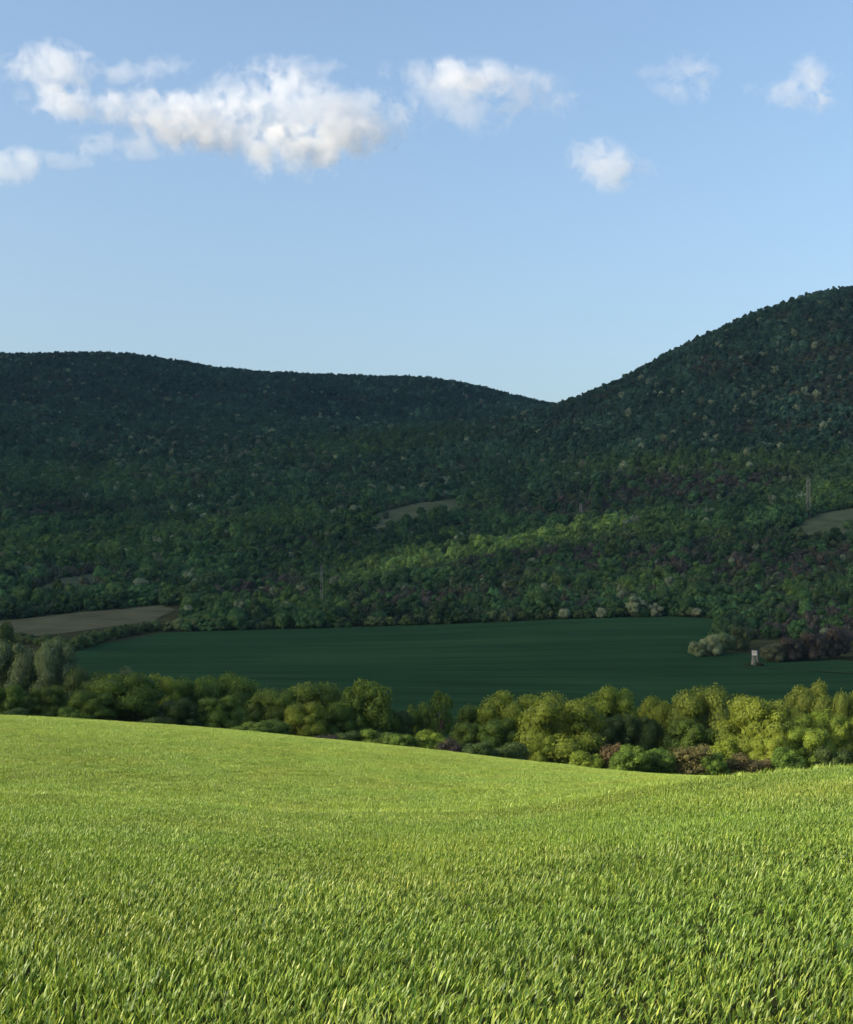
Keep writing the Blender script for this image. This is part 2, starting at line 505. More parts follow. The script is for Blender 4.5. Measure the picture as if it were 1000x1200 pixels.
def dome_lumps(r, n, rmin=0.075, rmax=0.195):
    """lumps over a lopsided dome of width 1 and height 1 standing on z = 0"""
    L = [((0, 0, 0.46), (0.25, 0.25, 0.33))]
    ph, am = r.uniform(0, 6.28, 2), r.uniform(0.06, 0.18, 2)
    sx, sy = r.uniform(-.09, .09, 2)
    for k in range(n):
        t = (k + 0.5) / n
        z = 0.10 + 0.76 * t ** 0.9
        prof = math.sqrt(max(0.0, 1 - ((z - 0.42) / 0.52) ** 2)) if z > 0.42 else 0.80 + 0.20 * (z / 0.42)
        a = k * 2.399963 + r.normal(0, 0.4)
        rad = 0.385 * prof * r.uniform(0.74, 1.12) * (1 + am[0] * math.sin(a + ph[0]) + am[1] * math.sin(2 * a + ph[1] + 4 * z))
        s = r.uniform(rmin, rmax) ** 1.0
        z += r.normal(0, 0.025)
        L.append(((rad * math.cos(a) + sx * z, rad * math.sin(a) + sy * z, z), (s * 1.1, s * 1.1, s * r.uniform(0.7, 0.95))))
    return L

def tall_lumps(r, n):
    L = [((0, 0, 0.5), (0.16, 0.16, 0.38))]
    for k in range(n):
        t = (k + 0.5) / n
        z = 0.14 + 0.8 * t
        prof = 0.40 * math.sin(math.pi * min(1, 0.20 + 0.62 * t)) ** 0.7
        a = k * 2.399963 + r.normal(0, 0.5)
        rad = prof * r.uniform(0.5, 1.1)
        s = r.uniform(0.09, 0.15)
        L.append(((rad * math.cos(a), rad * math.sin(a), z), (s, s, s * 1.15)))
    return L

def bush_lumps(r, n):
    L = [((0, 0, 0.36), (0.32, 0.32, 0.34))]
    for k in range(n):
        a = k * 2.399963
        z = r.uniform(0.18, 0.76)
        rad = 0.40 * math.sqrt(max(0.05, 1 - (z / 0.95) ** 2)) * r.uniform(0.7, 1.05)
        s = r.uniform(0.12, 0.22)
        L.append(((rad * math.cos(a), rad * math.sin(a), z), (s, s, s * 0.95)))
    return L

def round_lumps(r, n):
    L = [((0, 0, 0.45), (0.36, 0.36, 0.40))]
    for k in range(n):
        a = k * 2.399963 + r.normal(0, .3); z = r.uniform(0.22, 0.74)
        rad = 0.30 * math.sqrt(max(0.05, 1 - (z / 0.95) ** 2)) * r.uniform(0.7, 1.15)
        s = r.uniform(0.15, 0.26)
        L.append(((rad * math.cos(a), rad * math.sin(a), z), (s, s, s * 0.85)))
    return L

def sparse_lumps(r, n):
    L = []
    for k in range(n):
        t = (k + 0.5) / n
        z = 0.38 + 0.55 * t
        a = k * 2.399963
        rad = 0.34 * math.sin(math.pi * (0.2 + 0.7 * t)) * r.uniform(0.5, 1.15)
        s = r.uniform(0.06, 0.115)
        L.append(((rad * math.cos(a), rad * math.sin(a), z), (s * 1.15, s * 1.15, s * 0.8)))
    return L

def tube(V, F, pts, radii, sides=7):
    base = len(V)
    for i, (p, rr) in enumerate(zip(pts, radii)):
        p = Vector(p)
        d = (Vector(pts[min(i + 1, len(pts) - 1)]) - Vector(pts[max(i - 1, 0)])).normalized()
        q = d.to_track_quat('Z', 'Y')
        for k in range(sides):
            a = 2 * math.pi * k / sides
            V.append(p + q @ Vector((math.cos(a) * rr, math.sin(a) * rr, 0)))
    for i in range(len(pts) - 1):
        for k in range(sides):
            a = base + i * sides + k; b = base + i * sides + (k + 1) % sides
            F.append((a, b, b + sides, a + sides))
    F.append(tuple(base + (len(pts) - 1) * sides + k for k in range(sides)))

def trunk_mesh(name, lumps, r, mat, width=0.035, nlimb=9, top=0.6):
    V, F = [], []
    tube(V, F, [(0, 0, -0.06), (0.005, 0, 0.03), (0.012, 0.004, 0.2), (-0.004, 0.008, 0.4), (0.006, 0, top)],
         [width * 1.5, width * 1.1, width * 0.85, width * 0.6, width * 0.22])
    pick = sorted(range(1, len(lumps)), key=lambda k: r.random())[:nlimb]
    for k in pick:
        c = Vector(lumps[k][0]); z0 = max(0.1, c.z * r.uniform(0.35, 0.6))
        a = Vector((0, 0, z0)); m = a.lerp(c, 0.5) + Vector((0, 0, 0.03))
        tube(V, F, [a, m, c], [width * 0.5, width * 0.33, width * 0.12], 5)
    return mesh_from(name, V, F, mat, True)

CROWNS = {}
def family(kind, count, maker, nl, nleaf, ls, barkmat, **kw):
    CROWNS[kind] = []
    for k in range(count):
        r = np.random.default_rng(hash(kind) % 1 + 100 * len(CROWNS) + k)
        L = maker(r, nl)
        cm = crown_mesh(kind + '_crown', L, nleaf, ls, M_LEAF, r, **kw)
        tm = trunk_mesh(kind + '_trunk', L, r, barkmat, width=0.05 if kind == 'sparse' else 0.035, nlimb=10, top=0.75 if kind in ('sparse', 'tall') else 0.6)
        CROWNS[kind].append((cm, tm))
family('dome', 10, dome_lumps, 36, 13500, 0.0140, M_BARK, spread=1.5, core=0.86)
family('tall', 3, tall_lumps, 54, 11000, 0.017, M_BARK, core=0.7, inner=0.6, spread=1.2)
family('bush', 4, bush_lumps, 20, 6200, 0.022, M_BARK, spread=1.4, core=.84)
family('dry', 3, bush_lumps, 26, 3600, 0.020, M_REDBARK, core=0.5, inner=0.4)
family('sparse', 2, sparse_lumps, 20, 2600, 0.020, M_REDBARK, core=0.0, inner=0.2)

# ------------------------------------------------------------------ valley trees, one by one
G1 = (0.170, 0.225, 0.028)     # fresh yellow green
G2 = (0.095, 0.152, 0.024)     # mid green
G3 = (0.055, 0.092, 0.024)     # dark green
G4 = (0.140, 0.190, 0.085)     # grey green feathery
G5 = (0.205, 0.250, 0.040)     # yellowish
BR = (0.13, 0.122, 0.045)     # dry brown
RB = (0.14, 0.108, 0.052)      # rust
PB = (0.070, 0.060, 0.052)     # dull purple brown
trees = [
 # cx, top, width px, depth, kind, colour, label
 (-6, 728, 44, 345, 'dome', G3, 'dark round tree at the far left edge behind the grey green pair'),
 (26, 744, 66, 300, 'dome', G4, 'tall soft grey green tree, left one of the pair by the field corner'),
 (68, 743, 60, 292, 'dome', G4, 'tall soft grey green tree touching the left end of the valley field'),
 (6, 800, 46, 235, 'dome', G2, 'low round tree at the left edge above the wheat crest'),
 (36, 806, 40, 250, 'dome', G3, 'dark low tree under the tall grey green pair'),
 (58, 803, 46, 238, 'dome', G2, 'small round tree between the grey green pair and the big dome tree'),
 (98, 783, 66, 285, 'dome', G3, 'dark brownish tree peeping out behind the big left dome tree'),
 (101, 809, 54, 232, 'dome', G2, 'small dome tree leaning on the left side of the big left dome tree'),
 (143, 786, 96, 240, 'dome', G2, 'big many lobed dome tree left of centre in the shaded left row'),
 (148, 782, 54, 300, 'sparse', G4, 'thin pale topped tree rising behind the big left dome tree'),
 (186, 791, 52, 262, 'dome', G1, 'light topped tree just right of the big left dome tree'),
 (205, 815, 52, 238, 'dome', G3, 'dark rounded tree low down between two light topped trees'),
 (226, 790, 60, 268, 'dome', G2, 'tree with a light crest in the middle of the shaded left row'),
 (268, 787, 78, 272, 'dome', G2, 'wide tree with the highest crest right of the shaded left row'),
 (254, 812, 58, 240, 'dome', G2, 'lobed tree standing low in front of the wide crested tree'),
 (324, 806, 72, 252, 'dome', G2, 'sloping shoulder tree before the central rounded tree'),
 (368, 799, 92, 255, 'dome', G2, 'rounded tree at the centre of the left half with leafy lobes'),
 (358, 822, 56, 238, 'dome', G1, 'small olive tree at the foot of the central rounded tree'),
 (403, 818, 46, 244, 'dome', G2, 'narrow tree wedged left of the feathery tree by the gap'),
 (432, 802, 66, 246, 'tall', G2, 'upright loose tree at the left side of the gap in the row'),
 (468, 832, 36, 250, 'dome', G3, 'small dark tree at the left of the gap in the tree row'),
 (494, 820, 44, 258, 'dome', G2, 'round headed tree beside the reddish trunk in the gap'),
 (517, 809, 40, 255, 'sparse', G2, 'thin open tree with a bare reddish trunk in the gap'),
 (562, 823, 52, 262, 'dome', G2, 'lower left shoulder tree of the sloping lit group right of the gap'),
 (604, 806, 82, 256, 'dome', G1, 'lit sloping dome tree right of the gap in the row'),
 (545, 846, 46, 246, 'dome', G2, 'low tree at the foot of the slope right of the gap'),
 (586, 842, 54, 244, 'dome', G2, 'low dark tree in front of the lit sloping dome tree'),
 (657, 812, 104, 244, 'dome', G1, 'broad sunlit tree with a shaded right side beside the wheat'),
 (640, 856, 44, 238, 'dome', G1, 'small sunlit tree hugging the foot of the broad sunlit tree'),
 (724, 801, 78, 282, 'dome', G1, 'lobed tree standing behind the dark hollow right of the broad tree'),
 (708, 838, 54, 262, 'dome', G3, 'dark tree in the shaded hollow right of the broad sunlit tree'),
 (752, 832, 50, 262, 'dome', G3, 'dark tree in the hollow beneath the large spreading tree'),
 (772, 812, 60, 272, 'dome', G1, 'left shoulder tree of the large spreading tree'),
 (812, 799, 82, 262, 'dome', G5, 'large spreading yellowish tree between the two lit groups'),
 (806, 838, 60, 248, 'dome', G2, 'smaller tree in front of the large spreading yellowish tree'),
 (858, 812, 52, 290, 'dome', G3, 'dark flat topped tree behind the bright yellow green tree'),
 (888, 816, 88, 246, 'dome', G1, 'bright yellow green tree, largest of the lit group at right'),
 (850, 858, 38, 238, 'bush', G1, 'small bright bush at the left foot of the bright yellow green tree'),
 (905, 858, 46, 236, 'dome', G1, 'low bright lobe of a tree before the bright yellow green tree'),
 (941, 796, 70, 272, 'dome', G5, 'tallest olive topped tree at right behind the bright trees'),
 (951, 852, 54, 238, 'dome', G1, 'bright round tree at the foot of the tallest olive topped tree'),
 (948, 826, 60, 256, 'dome', G1, 'middle tree in front of the tallest olive topped tree'),
 (990, 805, 50, 268, 'dome', G5, 'olive tree cut by the right edge of the picture'),
 (994, 834, 46, 248, 'dome', G1, 'lit round tree at the right edge below the olive tree'),
 (1040, 812, 90, 262, 'dome', G1, None),
 (-50, 790, 90, 262, 'dome', G2, None),
 (-118, 786, 86, 256, 'dome', G2, None),
 (-185, 782, 96, 262, 'dome', G3, None),
 (1112, 806, 92, 258, 'dome', G2, None),
 (1180, 800, 100, 264, 'dome', G1, None),
 # bushes at the foot
 (20, 828, 34, 226, 'bush', G3, 'low dark bush under the first tree on the left wheat crest'),
 (82, 826, 30, 226, 'bush', G2, 'small bush on the wheat crest left of the big dome tree'),
 (178, 838, 40, 228, 'bush', G3, 'dark bush below the light topped tree on the left'),
 (292, 845, 46, 226, 'bush', G2, 'rounded bush at the foot of the wide crested tree'),
 (318, 842, 46, 230, 'bush', G2, 'spreading bush beneath the sloping shoulder tree'),
 (405, 854, 44, 226, 'bush', G3, 'dark bush beneath the narrow wedged tree'),
 (382, 858, 40, 224, 'dry', PB, 'dull purplish bush on the crest below the central rounded tree'),
 (442, 852, 46, 226, 'bush', G2, 'bush at the foot of the upright loose tree'),
 (472, 858, 36, 224, 'bush', G2, 'bush left of the reddish trunk, low on the crest'),
 (502, 853, 44, 226, 'bush', G1, 'olive bush just below the reddish trunk in the gap'),
 (527, 862, 34, 224, 'dry', PB, 'dull bare bush right of the reddish trunk'),
 (560, 866, 46, 224, 'bush', G3, 'dark bush low on the crest right of the gap'),
 (600, 868, 44, 228, 'bush', G3, 'dark bush below the lit sloping dome tree'),
 (688, 876, 46, 222, 'bush', G1, 'rounded bush in the wheat edge right of the broad sunlit tree'),
 (718, 866, 30, 222, 'dry', RB, 'rusty dead bush on the wheat edge below the dark hollow'),
 (738, 871, 48, 218, 'bush', G2, 'leafy bush beside the rusty dead bush'),
 (772, 876, 50, 222, 'bush', G2, 'green bush in the middle of the right hand scrub'),
 (812, 868, 58, 222, 'dry', BR, 'brown dry bush left of the bright yellow green tree'),
 (838, 880, 34, 220, 'bush', G2, 'low bush where the two wheat crests cross'),
 (870, 880, 50, 224, 'dry', (0.11, 0.10, 0.04), 'straw coloured bush under the bright yellow green tree'),
 (893, 886, 28, 224, 'dry', RB, 'orange brown dead bush under the bright yellow green tree'),
 (922, 872, 40, 224, 'bush', G2, 'green bush between the two bright trees at right'),
 (976, 870, 44, 226, 'bush', G3, 'dark bush on the crest at the right edge'),
]
def make_tree(cx, top, w, d, kind, colr, label, idx):
    k = idx % len(CROWNS[kind])
    cm, tm = CROWNS[kind][k]
    x = (cx - 500) / FPX * d
    z0 = float(ground(x, d)) - 0.15
    h = EYE - (top - YH) / FPX * d - z0
    W = w / FPX * d * 1.04
    nm = {'bush': 'bush', 'dry': 'dry_bush'}.get(kind, 'tree')
    root = bpy.data.objects.new(nm, None); COL.objects.link(root)
    root.location = (x, d, z0)
    root.rotation_euler = (0, 0, (idx * 2.1) % 6.28)
    root.scale = (W, W, h)
    root.empty_display_size = 0.5
    v = 1 + 0.16 * random.uniform(-1, 1)
    for part, me in (('trunk', tm), ('crown', cm)):
        o = link(part if nm == 'tree' else {'trunk': 'stem', 'crown': 'foliage'}[part], me, root)
        o.color = (colr[0] * v * random.uniform(.93, 1.07), colr[1] * v, colr[2] * v, 1)
    tag(root, label or 'round leafy tree outside the picture beside the tree row', 'tree' if nm == 'tree' else 'bush',
        'trees and bushes in the valley behind the wheat')
    return root
for i, t in enumerate(trees): make_tree(*t, i)

# ------------------------------------------------------------------ forest on the hills
HC = {}
def hill_crown(kind, r, mat, nl, nleaf, ls, maker=bush_lumps, **kw):
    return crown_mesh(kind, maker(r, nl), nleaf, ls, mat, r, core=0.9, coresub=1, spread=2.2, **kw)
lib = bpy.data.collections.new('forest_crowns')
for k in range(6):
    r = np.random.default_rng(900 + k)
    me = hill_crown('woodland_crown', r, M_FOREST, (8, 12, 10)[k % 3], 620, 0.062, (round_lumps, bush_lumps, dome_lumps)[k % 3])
    o = bpy.data.objects.new('woodland_crown_%d' % k, me); lib.objects.link(o)

def scatter(name, P, rot, scl, idx, tint, coll, kind='stuff', label=None):
    me = bpy.data.meshes.new(name)
    me.vertices.add(len(P)); me.vertices.foreach_set('co', P.astype(np.float32).ravel())
    for an, ty, arr, key in (('rot', 'FLOAT_VECTOR', rot, 'vector'), ('scl', 'FLOAT_VECTOR', scl, 'vector'), ('tint', 'FLOAT_VECTOR', tint, 'vector')):
        a = me.attributes.new(an, ty, 'POINT'); a.data.foreach_set(key, arr.astype(np.float32).ravel())
    a = me.attributes.new('idx', 'INT', 'POINT'); a.data.foreach_set('value', idx.astype(np.int32))
    me.update()
    o = link(name, me, kind=kind)
    ng = bpy.data.node_groups.new(name + '_scatter', 'GeometryNodeTree')
    ng.interface.new_socket('Geometry', in_out='INPUT', socket_type='NodeSocketGeometry')
    ng.interface.new_socket('Geometry', in_out='OUTPUT', socket_type='NodeSocketGeometry')
    gi = ng.nodes.new('NodeGroupInput'); go = ng.nodes.new('NodeGroupOutput')
    ip = ng.nodes.new('GeometryNodeInstanceOnPoints')
    ci = ng.nodes.new('GeometryNodeCollectionInfo'); ci.inputs['Collection'].default_value = coll
    ci.inputs['Separate Children'].default_value = True; ci.inputs['Reset Children'].default_value = True
    def na(n, ty):
        q = ng.nodes.new('GeometryNodeInputNamedAttribute'); q.data_type = ty; q.inputs['Name'].default_value = n
        return [s for s in q.outputs if s.enabled][0]
    ng.links.new(gi.outputs[0], ip.inputs['Points']); ng.links.new(ci.outputs[0], ip.inputs['Instance'])
    ip.inputs['Pick Instance'].default_value = True
    ng.links.new(na('idx', 'INT'), ip.inputs['Instance Index'])
    ng.links.new(na('rot', 'FLOAT_VECTOR'), ip.inputs['Rotation'])
    ng.links.new(na('scl', 'FLOAT_VECTOR'), ip.inputs['Scale'])
    ng.links.new(ip.outputs[0], go.inputs[0])
    m = o.modifiers.new('scatter', 'NODES'); m.node_group = ng
    if label: o['label'] = label
    return o

# jittered grid of trees over the hills
pts = []
y = 640.0
while y < 3150:
    sp = 6.1 + 0.6 * (y / 3000)
    xs = np.arange(-0.44 * y, 0.44 * y, sp)
    xs = xs + rng.uniform(-.42, .42, len(xs)) * sp
    yy = y + rng.uniform(-.42, .42, len(xs)) * sp
    pts.append(np.stack([xs, yy], 1)); y += sp
pts = np.concatenate(pts)
fx, fy = pts[:, 0], pts[:, 1]
fz = ground(fx, fy)
fpx = 500 + fx / fy * FPX; fpy = YH - (fz - EYE) / fy * FPX
keep = ~inside(valley_poly, fx, fy) & ~inside(plough_poly, fx, fy)
for cp in clear_polys: keep &= ~(inside(cp, fx, fy) & (rng.random(len(fx)) < 0.985))
keep &= ~((fpy > 772) & (fpx > -100))
keep &= ~((fpx < 215) & (fpy > 743 - (fpx + 20) * 0.13 - 4))
# leave out what the hill crests hide
ub = np.clip(((fx / fy + 0.5) / 1.0 * 300).astype(int), 0, 299)
order = np.argsort(fy); runmin = np.full(300, 1e9); hid = np.zeros(len(fx), bool)
for i in order:
    b = ub[i]
    if fpy[i] - 16 > runmin[b] : hid[i] = True
    runmin[b] = min(runmin[b], fpy[i])
keep &= ~hid
fx, fy, fz, fpx, fpy = (a[keep] for a in (fx, fy, fz, fpx, fpy))
n = len(fx)
def ell(cx, cy, a, b, ang=0.0):
    c, s = math.cos(R(ang)), math.sin(R(ang))
    X, Y = fpx - cx, fpy - cy
    return np.exp(-(((X * c + Y * s) / a) ** 2 + ((-X * s + Y * c) / b) ** 2) ** 1.3)
wob = fbm(fx / 60, fy / 60, 41, 4)
wob2 = fbm(fx / 25, fy / 25, 43, 3)
low = smooth(470, 640, fpy)
base = np.array([0.034, 0.074, 0.048])[None] * (1 - low[:, None]) + np.array([0.036, 0.084, 0.030])[None] * low[:, None]
tint = base * 1.08 * np.exp(0.6 * wob[:, None]) * np.exp(rng.normal(0, 0.26, (n, 1)))
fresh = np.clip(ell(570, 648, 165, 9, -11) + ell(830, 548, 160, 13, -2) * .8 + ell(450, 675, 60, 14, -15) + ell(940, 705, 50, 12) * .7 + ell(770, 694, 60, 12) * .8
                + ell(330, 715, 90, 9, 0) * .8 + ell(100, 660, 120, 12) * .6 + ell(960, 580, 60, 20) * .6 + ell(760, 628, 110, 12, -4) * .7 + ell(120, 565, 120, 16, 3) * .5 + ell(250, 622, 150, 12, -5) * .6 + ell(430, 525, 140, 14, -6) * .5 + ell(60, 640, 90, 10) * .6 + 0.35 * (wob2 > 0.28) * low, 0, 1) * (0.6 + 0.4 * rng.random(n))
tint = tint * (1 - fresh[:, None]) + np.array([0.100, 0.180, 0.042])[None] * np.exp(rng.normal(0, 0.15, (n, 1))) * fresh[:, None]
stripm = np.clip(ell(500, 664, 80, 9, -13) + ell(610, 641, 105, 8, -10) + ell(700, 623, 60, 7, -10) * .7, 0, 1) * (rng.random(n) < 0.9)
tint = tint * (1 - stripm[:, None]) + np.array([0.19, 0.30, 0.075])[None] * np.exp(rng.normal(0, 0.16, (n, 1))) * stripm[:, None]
brown = np.clip(ell(800, 572, 120, 16, -4) + ell(900, 665, 120, 30, -6) * .8 + ell(600, 655, 130, 12, -6) * .8 + ell(300, 692, 60, 11, -8) + ell(960, 742, 75, 24, -4) * 1.2
                + ell(480, 708, 60, 12) * .9 + ell(80, 602, 90, 7) * .6 + ell(700, 668, 130, 12, -5) * .7 + ell(620, 705, 100, 10) * .6 + ell(650, 600, 80, 12) * .5 + ell(80, 682, 60, 12) * .6
                + 0.4 * (fbm(fx / 45 + 9, fy / 45, 47, 3) > 0.25), 0, 1)
brown = np.clip(brown * 1.25, 0, 1) * (1 - stripm) * (rng.random(n) < 0.8)
tint = tint * (1 - brown[:, None]) + np.array([0.072, 0.070, 0.056])[None] * np.exp(rng.normal(0, 0.16, (n, 1))) * brown[:, None]
palep = 0.014 + 0.03 * (fbm(fx / 120, fy / 120, 53, 3) > 0.1) + 0.12 * ell(240, 540, 120, 30) + 0.10 * ell(480, 575, 60, 14) + 0.06 * ell(880, 450, 120, 60)
pale = rng.random(n) < palep
tint[pale] = np.array([0.16, 0.205, 0.125]) * np.exp(rng.normal(0, 0.2, (pale.sum(), 1)))
sz = np.clip(np.exp(rng.normal(0, 0.27, n)), .55, 1.9) * 7.6 * (1 - 0.35 * (brown > 0.3))
sz *= 1 + 0.25 * wob2
sz = np.where(fy > 1500, np.minimum(sz, 11.0), sz)
sz = np.where(fpy > 690, sz * 0.92, sz)
fscl = np.stack([sz, sz, sz * rng.uniform(0.75, 1.35, n)], 1)
frot = np.stack([rng.normal(0, .06, n), rng.normal(0, .06, n), rng.uniform(0, 6.28, n)], 1)
fidx = rng.integers(0, 6, n)
FP = np.stack([fx, fy, fz - 0.4], 1)

# the largest shown ones stand singly, the rest is one wood
show = sz / fy * ((fpx > -20) & (fpx < 1020))
near_ids = np.argsort(-show)[:210]
mask = np.ones(n, bool); mask[near_ids] = False
scatter('hill_forest', FP[mask], frot[mask], fscl[mask], fidx[mask], tint[mask], lib, 'stuff', 'mixed wood of dark green and purplish trees covering the hills')
single = []
for k in range(6):
    r = np.random.default_rng(950 + k)
    single.append(hill_crown('woodland_tree', r, M_LEAF, (12, 15, 14)[k % 3], 1700, 0.040, (round_lumps, bush_lumps, dome_lumps)[k % 3]))
for i in near_ids:
    o = link('woodland_tree', single[fidx[i]])
    o.location = FP[i]; o.rotation_euler = frot[i]; o.scale = fscl[i]; o.color = (*tint[i], 1)
    tone = 'pale blossoming' if pale[i] else 'dull purplish brown' if brown[i] > 0.4 else 'fresh green' if fresh[i] > 0.4 else 'dark green'
    q = fpx[i]
    where = ('above the ploughed strip' if q < 212 else "behind the hedge at the valley field's left end" if q < 400 else
             "behind the hedge at the valley field's middle" if q < 640 else "behind whitish shrubs at the valley field's right" if q < 850 else
             'above the purplish thicket by the hunting stand')
    lb = '%s tree on wooded hill %s' % (tone, where); gr = '%s trees %s' % (tone, where)
    tag(o, lb, 'tree', gr)

# hedge of shrubs along the far side of the valley field, and the thicket by the stand
hedge = []
HG = ((0.11, 0.155, 0.065), (0.07, 0.11, 0.036), (0.23, 0.27, 0.17), (0.10, 0.155, 0.045))
def hedge_run(pix, spacing, smin, smax, cols, label, group):
    acc = 0
    P = [hit(x, y, 250) for x, y in pix]
    for a, b in zip(P[:-1], P[1:]):
        L = (b - a).length; m = max(1, int(L / spacing))
        for k in range(m):
            p = a.lerp(b, (k + random.random() * 0.7) / m)
            s = random.uniform(smin, smax)
            o = link('shrub', single[random.randrange(6)])
            yj = p.y + random.uniform(-1.5, 3)
            o.location = (p.x, yj, float(ground(p.x, yj)) - 0.3)
            o.scale = (s, s, s * random.uniform(0.75, 1.05)); o.rotation_euler = (0, 0, random.uniform(0, 6.28))
            ci = cols[random.randrange(len(cols))]; v = random.uniform(.85, 1.2)
            o.color = (HG[ci][0] * v, HG[ci][1] * v, HG[ci][2] * v, 1)
            tag(o, label + (' (pale blossom)' if False else ''), 'shrub', group)
hedge_run(((190, 741), (300, 738), (370, 736)), 5.0, 6, 9, (0, 0, 3, 1), 'rounded grey green shrub in the hedge at the far left of the valley field', 'grey green hedge shrubs')
hedge_run(((370, 736), (500, 732), (640, 727)), 6.0, 5, 8, (1, 1, 0, 3), 'dark shrub in the hedge behind the middle of the valley field', 'dark hedge shrubs behind the field')
hedge_run(((640, 727), (700, 724.5), (790, 722.5), (842, 725)), 6.0, 6, 8.5, (2, 0, 1, 2), 'whitish blossoming shrub in the hedge at the far right of the field', 'whitish blossoming hedge shrubs')
hedge_run(((86, 763), (120, 752), (150, 745), (190, 738)), 3.6, 5, 8, (1, 1, 3), 'dark shrub in the hedge between ploughed strip and valley field', 'dark shrubs below the ploughed strip')
hedge_run(((0, 752), (40, 756), (86, 764)), 5.0, 4.5, 7.5, (1, 1, 3), 'dark shrub below the ploughed strip behind the grey green trees', 'dark shrubs behind the grey green trees')

def clump(pix, size, colr, label, d0=300):
    p = hit(pix[0], pix[1], d0)
    root = bpy.data.objects.new('thicket', None); COL.objects.link(root); root.location = p - Vector((0, 0, .3))
    cm, tm = CROWNS['bush'][int(pix[0]) % 4]
    root.scale = size
    root.rotation_euler = (0, 0, pix[0] % 3)
    for nm, me in (('foliage', cm), ('stem', tm)):
        o = link(nm, me, root); o.color = (*colr, 1)
    tag(root, label, 'shrub', 'thickets in the field corner by the stand')
for pix, size, colr, label in (
    ((818, 770), (8, 8, 7), (0.15, 0.20, 0.10), 'pale thicket at the left tip of the bushes jutting into the field'),
    ((833, 769), (10, 9, 10), (0.22, 0.27, 0.15), 'whitish blossoming thicket jutting into the right of the valley field'),
    ((850, 766), (11, 9, 9.5), (0.12, 0.18, 0.08), 'green thicket right of the whitish blossoming thicket'),
    ((868, 762), (13, 10, 12), (0.07, 0.10, 0.045), 'dark thicket left behind the white hunting stand'),
    ((905, 776), (11, 9, 8.5), (0.09, 0.105, 0.06), 'dark thicket just right of the white hunting stand'),
    ((928, 775), (14, 10, 11), (0.075, 0.068, 0.053), 'purplish bare thicket right of the hunting stand'),
    ((952, 774), (15, 11, 13), (0.08, 0.068, 0.054), 'large purplish bare thicket by the field track'),
    ((982, 772), (16, 11, 14), (0.075, 0.065, 0.053), 'purplish bare thicket at the right edge of the picture'),
    ((891, 781), (3.4, 3.2, 2.2), (0.045, 0.05, 0.03), 'small dark bush at the foot of the hunting stand'),
    ((876, 780), (3.0, 2.4, 1.4), (0.05, 0.075, 0.03), 'low weedy bush left of the hunting stand')):
    clump(pix, size, colr, label)

# ------------------------------------------------------------------ hunting stand and pylons
def beam(V, F, a, b, w):
    a, b = Vector(a), Vector(b)
    q = (b - a).normalized().to_track_quat('Z', 'Y')
    base = len(V)
    for p in (a, b):
        for sx, sy in ((-1, -1), (1, -1), (1, 1), (-1, 1)):
            V.append(p + q @ Vector((sx * w / 2, sy * w / 2, 0)))
    F += [(base + i, base + (i + 1) % 4, base + 4 + (i + 1) % 4, base + 4 + i) for i in range(4)]
    F += [(base + 3, base + 2, base + 1, base), (base + 4, base + 5, base + 6, base + 7)]
def beam_part(name, segs, w, mat, parent):
    V, F = [], []
    for a, b in segs: beam(V, F, a, b, w)
    return link(name, mesh_from(name, V, F, mat), parent)
def box_part(name, lo, hi, mat, parent):
    bm = bmesh.new(); bmesh.ops.create_cube(bm, size=1)
    for v in bm.verts: v.co = Vector([lo[i] + (hi[i] - lo[i]) * (v.co[i] + .5) for i in range(3)])
    bmesh.ops.bevel(bm, geom=bm.edges[:], offset=0.03, segments=1, affect='EDGES')
    me = bpy.data.meshes.new(name); bm.to_mesh(me); bm.free(); me.materials.append(mat)
    return link(name, me, parent)

p = hit(885, 780, 300)
hs = bpy.data.objects.new('hunting_stand', None); COL.objects.link(hs); hs.location = p - Vector((0, 0, .1)); hs.rotation_euler = (0, 0, R(-24))
tag(hs, 'small white hunting stand on stilts in the field corner', 'hunting stand')
k = p.y / 560.0
hs.scale = (k, k, k)
for sx in (-1, 1):
    for sy in (-1, 1):
        beam_part('leg', [((sx * 1.15, sy * 1.15, -.2), (sx * .85, sy * .85, 4.0))], 0.22, M_PLANK, hs)
beam_part('brace', [((-1.1, -1.1, .5), (.9, -.9, 3.4))], 0.12, M_PLANK, hs)
beam_part('brace', [((1.1, 1.1, .5), (.9, -.9, 3.4))], 0.12, M_PLANK, hs)
box_part('platform', (-1.15, -1.15, 4.0), (1.15, 1.15, 4.15), M_PLANK, hs)
cab = box_part('cabin', (-1.0, -1.0, 4.153), (1.0, 1.0, 6.1), M_BLUE, hs)
box_part('front_panel', (-1.0, -1.06, 4.2), (1.0, -1.003, 6.05), M_WHITE, cab)
box_part('window', (-.6, -1.09, 5.2), (.6, -1.063, 5.6), M_PLANK, cab)
box_part('window', (1.003, -.6, 5.2), (1.04, .6, 5.6), M_DARK, cab)
box_part('roof', (-1.25, -1.3, 6.103), (1.25, 1.25, 6.25), M_DARK, hs)
beam_part('ladder', [((-.35, -2.2, -.1), (-.35, -1.2, 4.1)), ((.35, -2.2, -.1), (.35, -1.2, 4.1))] +
          [((-.35, -2.2 + i * .1, -.1 + i * .42), (.35, -2.2 + i * .1, -.1 + i * .42)) for i in range(1, 10)], 0.09, M_PLANK, hs)

